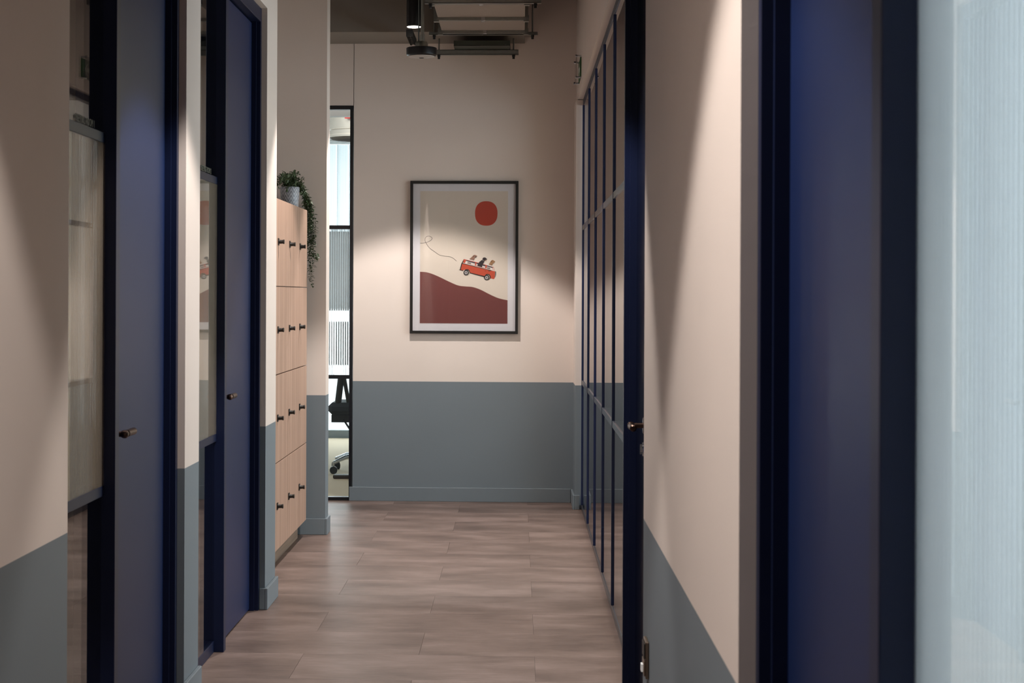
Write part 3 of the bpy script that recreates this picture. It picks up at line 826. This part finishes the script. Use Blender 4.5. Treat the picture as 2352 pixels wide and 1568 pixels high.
b = B(); tube(b, (cx_ + .005, cy_, cz + .0945), (cx_ + .005, cy_, cz + .135), .014, n=16); obj('conduit_coupling', b, GALV, root, smooth=True)
b = B(); tube(b, (cx_ - .018, cy_ + .01, cz + .0945), (cx_ - .018, cy_ + .01, CEIL), .004, n=10); obj('cable', b, pm('grey_cable', '#5f686c', .5), root, smooth=True)

# exit sign on stand-offs above the partition
sy0, sy1, sz0, sz1 = 11.05, 11.40, 2.77, 2.915
root = empty('exit_sign', (.39, (sy0 + sy1) / 2, sz0), 'green exit arrow sign on stand-offs above the glass partition', 'sign')
b = B(); bx(b, .3825, .3895, sy0 + .012, sy1 - .012, sz0 + .012, sz1 - .012); obj('sign_panel', b, pm('exit_green', '#2f5a33', .6), root, .001)
b = B()
xm = .3818
arrow = [(.5 - .30, .5), (.5 - .08, .5 + .26), (.5 - .02, .5 + .26), (.5 - .13, .5 + .1), (.5 + .3, .5 + .1), (.5 + .3, .5 - .1), (.5 - .13, .5 - .1), (.5 - .02, .5 - .26), (.5 - .08, .5 - .26)]
aa = []
for u, v in arrow:
    aa.append((sy0 + .02 + u * .30, sz0 + v * (sz1 - sz0)))
f_ = b.faces.new([b.verts.new((xm, a_, c_)) for a_, c_ in aa]); ex = bmesh.ops.extrude_face_region(b, geom=[f_])
for v in ex['geom']:
    if isinstance(v, bmesh.types.BMVert): v.co.x += .0005
obj('sign_arrow', b, pm('sign_white', '#d7dcd4', .6), root)
b = B(); bx(b, .3585, .3625, sy0, sy1, sz0, sz1); obj('clear_cover', b, GLASSP, root)
for y_ in (sy0 + .012, sy1 - .012):
    for z_ in (sz0 + .006, sz1 - .006):
        b = B(); tube(b, (.3895, y_, z_), (.354, y_, z_), .006, n=12); tube(b, (.3584, y_, z_), (.352, y_, z_), .009, n=12); obj('stand_off', b, CHROME, root, smooth=True)

# double socket on the right pier
root = empty('wall_socket', (XR, 4.53, .44), 'brushed metal socket plate low on the right wall', 'socket')
box('face_plate', XR - .009, XR - .0005, 4.49, 4.575, .438, .532, STEEL, root, .002)
box('socket_module', XR - .0125, XR - .0092, 4.497, 4.568, .488, .526, BLACK, root, .001)
box('socket_module', XR - .0125, XR - .0092, 4.497, 4.568, .444, .482, STEEL, root, .001)
box('rocker', XR - .018, XR - .0127, 4.52, 4.545, .450, .470, WHITE, root, .001)

# ------------------------------------------------------------------ the office beyond the slot
# window wall with vertical blinds
e = empty('window_6', (-1.8, 17.35, 0), 'bright full height office windows seen through the far slot', kind='structure')
for x_ in (-4.2, -2.75, -1.62, -.4, .46): box('mullion', x_, x_ + .04, 17.3, 17.38, 0, 3.0, WHITE, e)
box('sill_rail', -4.2, .5, 17.28, 17.38, 0, .075, pm('sill_grey', '#8d979c', .5), e)
box('head_rail', -4.2, .5, 17.3, 17.38, 2.9, 3.0, WHITE, e)
box('pane', -4.16, .46, 17.335, 17.341, .075, 2.9, GLASS, e)
BL = reeded_mat('blind_fabric', .12, (.84, .89, .92), .3)
root = empty('vertical_blind', (-1.8, 17.1, 2.9), 'pale blue vertical blind across the office window', 'blind')
box('head_track', -4.0, .4, 17.07, 17.13, 2.87, 2.91, WHITE, root)
x_ = -3.6
b0 = B(); bx(b0, -.057, .057, -.001, .001, 1.27, 2.868); bmesh.ops.rotate(b0, verts=b0.verts, cent=(0, 0, 0), matrix=Matrix.Rotation(R(24), 3, 'Z'))
bme = bpy.data.meshes.new('blind_slat'); b0.to_mesh(bme); b0.free(); bme.materials.append(BL)
while x_ < .3:
    o = bpy.data.objects.new('blind_slat', bme); C.objects.link(o); o.parent = root; o.location = Vector((x_, 17.1, 0)) - root.location; x_ += .118
box('ceiling_rail', -1.9, -.2, 12.33, 12.42, 2.662, 2.73, WHITE, **ST)
# round duct drum
root = empty('round_duct', (-1.22, 13.5, 3.0), 'round silver duct drum with a swirl grille in the office ceiling', 'duct')
b = B(); c0 = (-1.205, 13.5, 0)
lathe(b, c0, [(.262, 2.605), (.270, 2.606), (.270, 2.622), (.262, 2.628), (.262, 2.66), (.267, 2.664), (.262, 2.67), (.262, 2.995)], n=48); obj('drum', b, pm('silver_duct', '#c4bfb6', .3, metal=.55), root, smooth=True)
b = B()
for i in range(20):
    a = 2 * PI * i / 20; b2 = [Vector((c0[0] + math.cos(a + t) * r_, c0[1] + math.sin(a + t) * r_, z_)) for t, r_, z_ in ((0, .05, 2.60), (0, .25, 2.60), (.2, .25, 2.59), (.2, .05, 2.59))]
    b.faces.new([b.verts.new(v) for v in b2])
obj('swirl_vane', b, CHROME, root, kind='stuff')
b = B(); tube(b, (-1.20, 13.30, 2.90), (-1.20, 13.16, 2.88), .13, n=32); obj('duct_collar', b, WHITE, root, smooth=True)
b = B(); bx(b, -1.31, -1.25, 13.225, 13.235, 2.735, 2.75); obj('collar_label', b, P('red_label', '#c03a3a'), root)

# made-up board, added for the grey tone behind the reeded pane
root = empty('tone_board', (-1.5, 15.2, 0), 'made-up grey wheeled board added to grey the view through the reeded far pane', 'board')
box('board', -2.15, -.85, 15.18, 15.215, 1.27, 1.955, pm('tone_board_grey', '#8a979e', .9), root, .002)
for x_ in (-2.19, -.85):
    box('upright', x_, x_ + .04, 15.175, 15.22, .09, 2.0, GALV, root); box('stand_foot', x_, x_ + .04, 14.95, 15.45, .05, .09, GALV, root)

# task chair
cxh, cyh = -1.20, 14.02
root = empty('office_chair', (cxh, cyh, 0), 'black office chair with polished star base behind the far glass slot', 'chair')
b = B(); lathe(b, (cxh, cyh, .07), [(.03, 0), (.045, .02), (.045, .07), (.03, .10)]); obj('base_hub', b, CHROME, root, smooth=True)
for k in range(5):
    a = R(219 - 72 * k); ux, uy = math.cos(a), math.sin(a)
    b = B(); p0 = Vector((cxh + ux * .03, cyh + uy * .03, .135)); p1 = Vector((cxh + ux * .20, cyh + uy * .20, .125)); p2 = Vector((cxh + ux * .315, cyh + uy * .315, .088))
    tube(b, p0, p1, .024, .018, 12); tube(b, p1, p2, .018, .012, 12); tube(b, p2, p2 - Vector((0, 0, .03)), .008, n=10)
    lg = obj('base_leg', b, CHROME, root, smooth=True)
    b = B(); c_ = p2 + Vector((-uy * .0, ux * .0, -.058)); pv = Vector((math.cos(a + 1), math.sin(a + 1), 0))
    tube(b, c_ - pv * .027, c_ - pv * .004, .03, n=22); tube(b, c_ + pv * .004, c_ + pv * .027, .03, n=22); tube(b, c_ - pv * .005, c_ + pv * .005, .012, n=10)
    obj('caster', b, DARKRUBBER, lg, smooth=True)
b = B(); tube(b, (cxh, cyh, .16), (cxh, cyh, .40), .025); tube(b, (cxh, cyh, .17), (cxh, cyh, .28), .033); obj('gas_lift', b, BLACK, root, smooth=True)
b = B(); bx(b, cxh - .27, cxh + .12, cyh - .14, cyh + .12, .40, .46); tube(b, (cxh - .17, cyh - .15, .42), (cxh - .12, cyh - .22, .36), .008); obj('tilt_mechanism', b, BLACK, root, .008)
b = B(); bx(b, cxh - .29, cxh + .29, cyh - .22, cyh + .27, .465, .56); obj('seat', b, FABRIC, root, .03)
b = B()
tube(b, (cxh - .215, cyh - .17, .55), (cxh - .165, cyh - .27, .90), .026); tube(b, (cxh - .13, cyh - .17, .55), (cxh - .165, cyh - .26, .80), .016)
tube(b, (cxh + .215, cyh - .17, .55), (cxh + .165, cyh - .27, .90), .026); tube(b, (cxh + .13, cyh - .17, .55), (cxh + .165, cyh - .26, .80), .016)
bx(b, cxh - .2, cxh + .2, cyh - .28, cyh - .24, .87, .90)
obj('back_frame', b, BLACK, root)
b = B(); bx(b, cxh - .23, cxh + .23, cyh - .335, cyh - .30, .86, 1.20); obj('backrest', b, FABRIC, root, .015)
# desk with a T foot
root = empty('desk', (-.6, 13.45, 0), 'office desk whose black foot shows at the base of the far slot', 'desk')
b = B(); bx(b, -1.41, -.95, 13.44, 13.50, 0, .032); obj('foot', b, BLACK, root, .008)
b = B(); bx(b, -1.19, -1.12, 13.45, 13.49, .032, .715); obj('leg', b, BLACK, root)
b = B(); bx(b, -.02, .44, 13.44, 13.50, 0, .032); obj('foot', b, BLACK, root, .008)
b = B(); bx(b, .19, .26, 13.45, 13.49, .032, .715); obj('leg', b, BLACK, root)
b = B(); bx(b, -1.22, .48, 12.95, 13.62, .715, .74); obj('desktop', b, WHITE, root, .002)
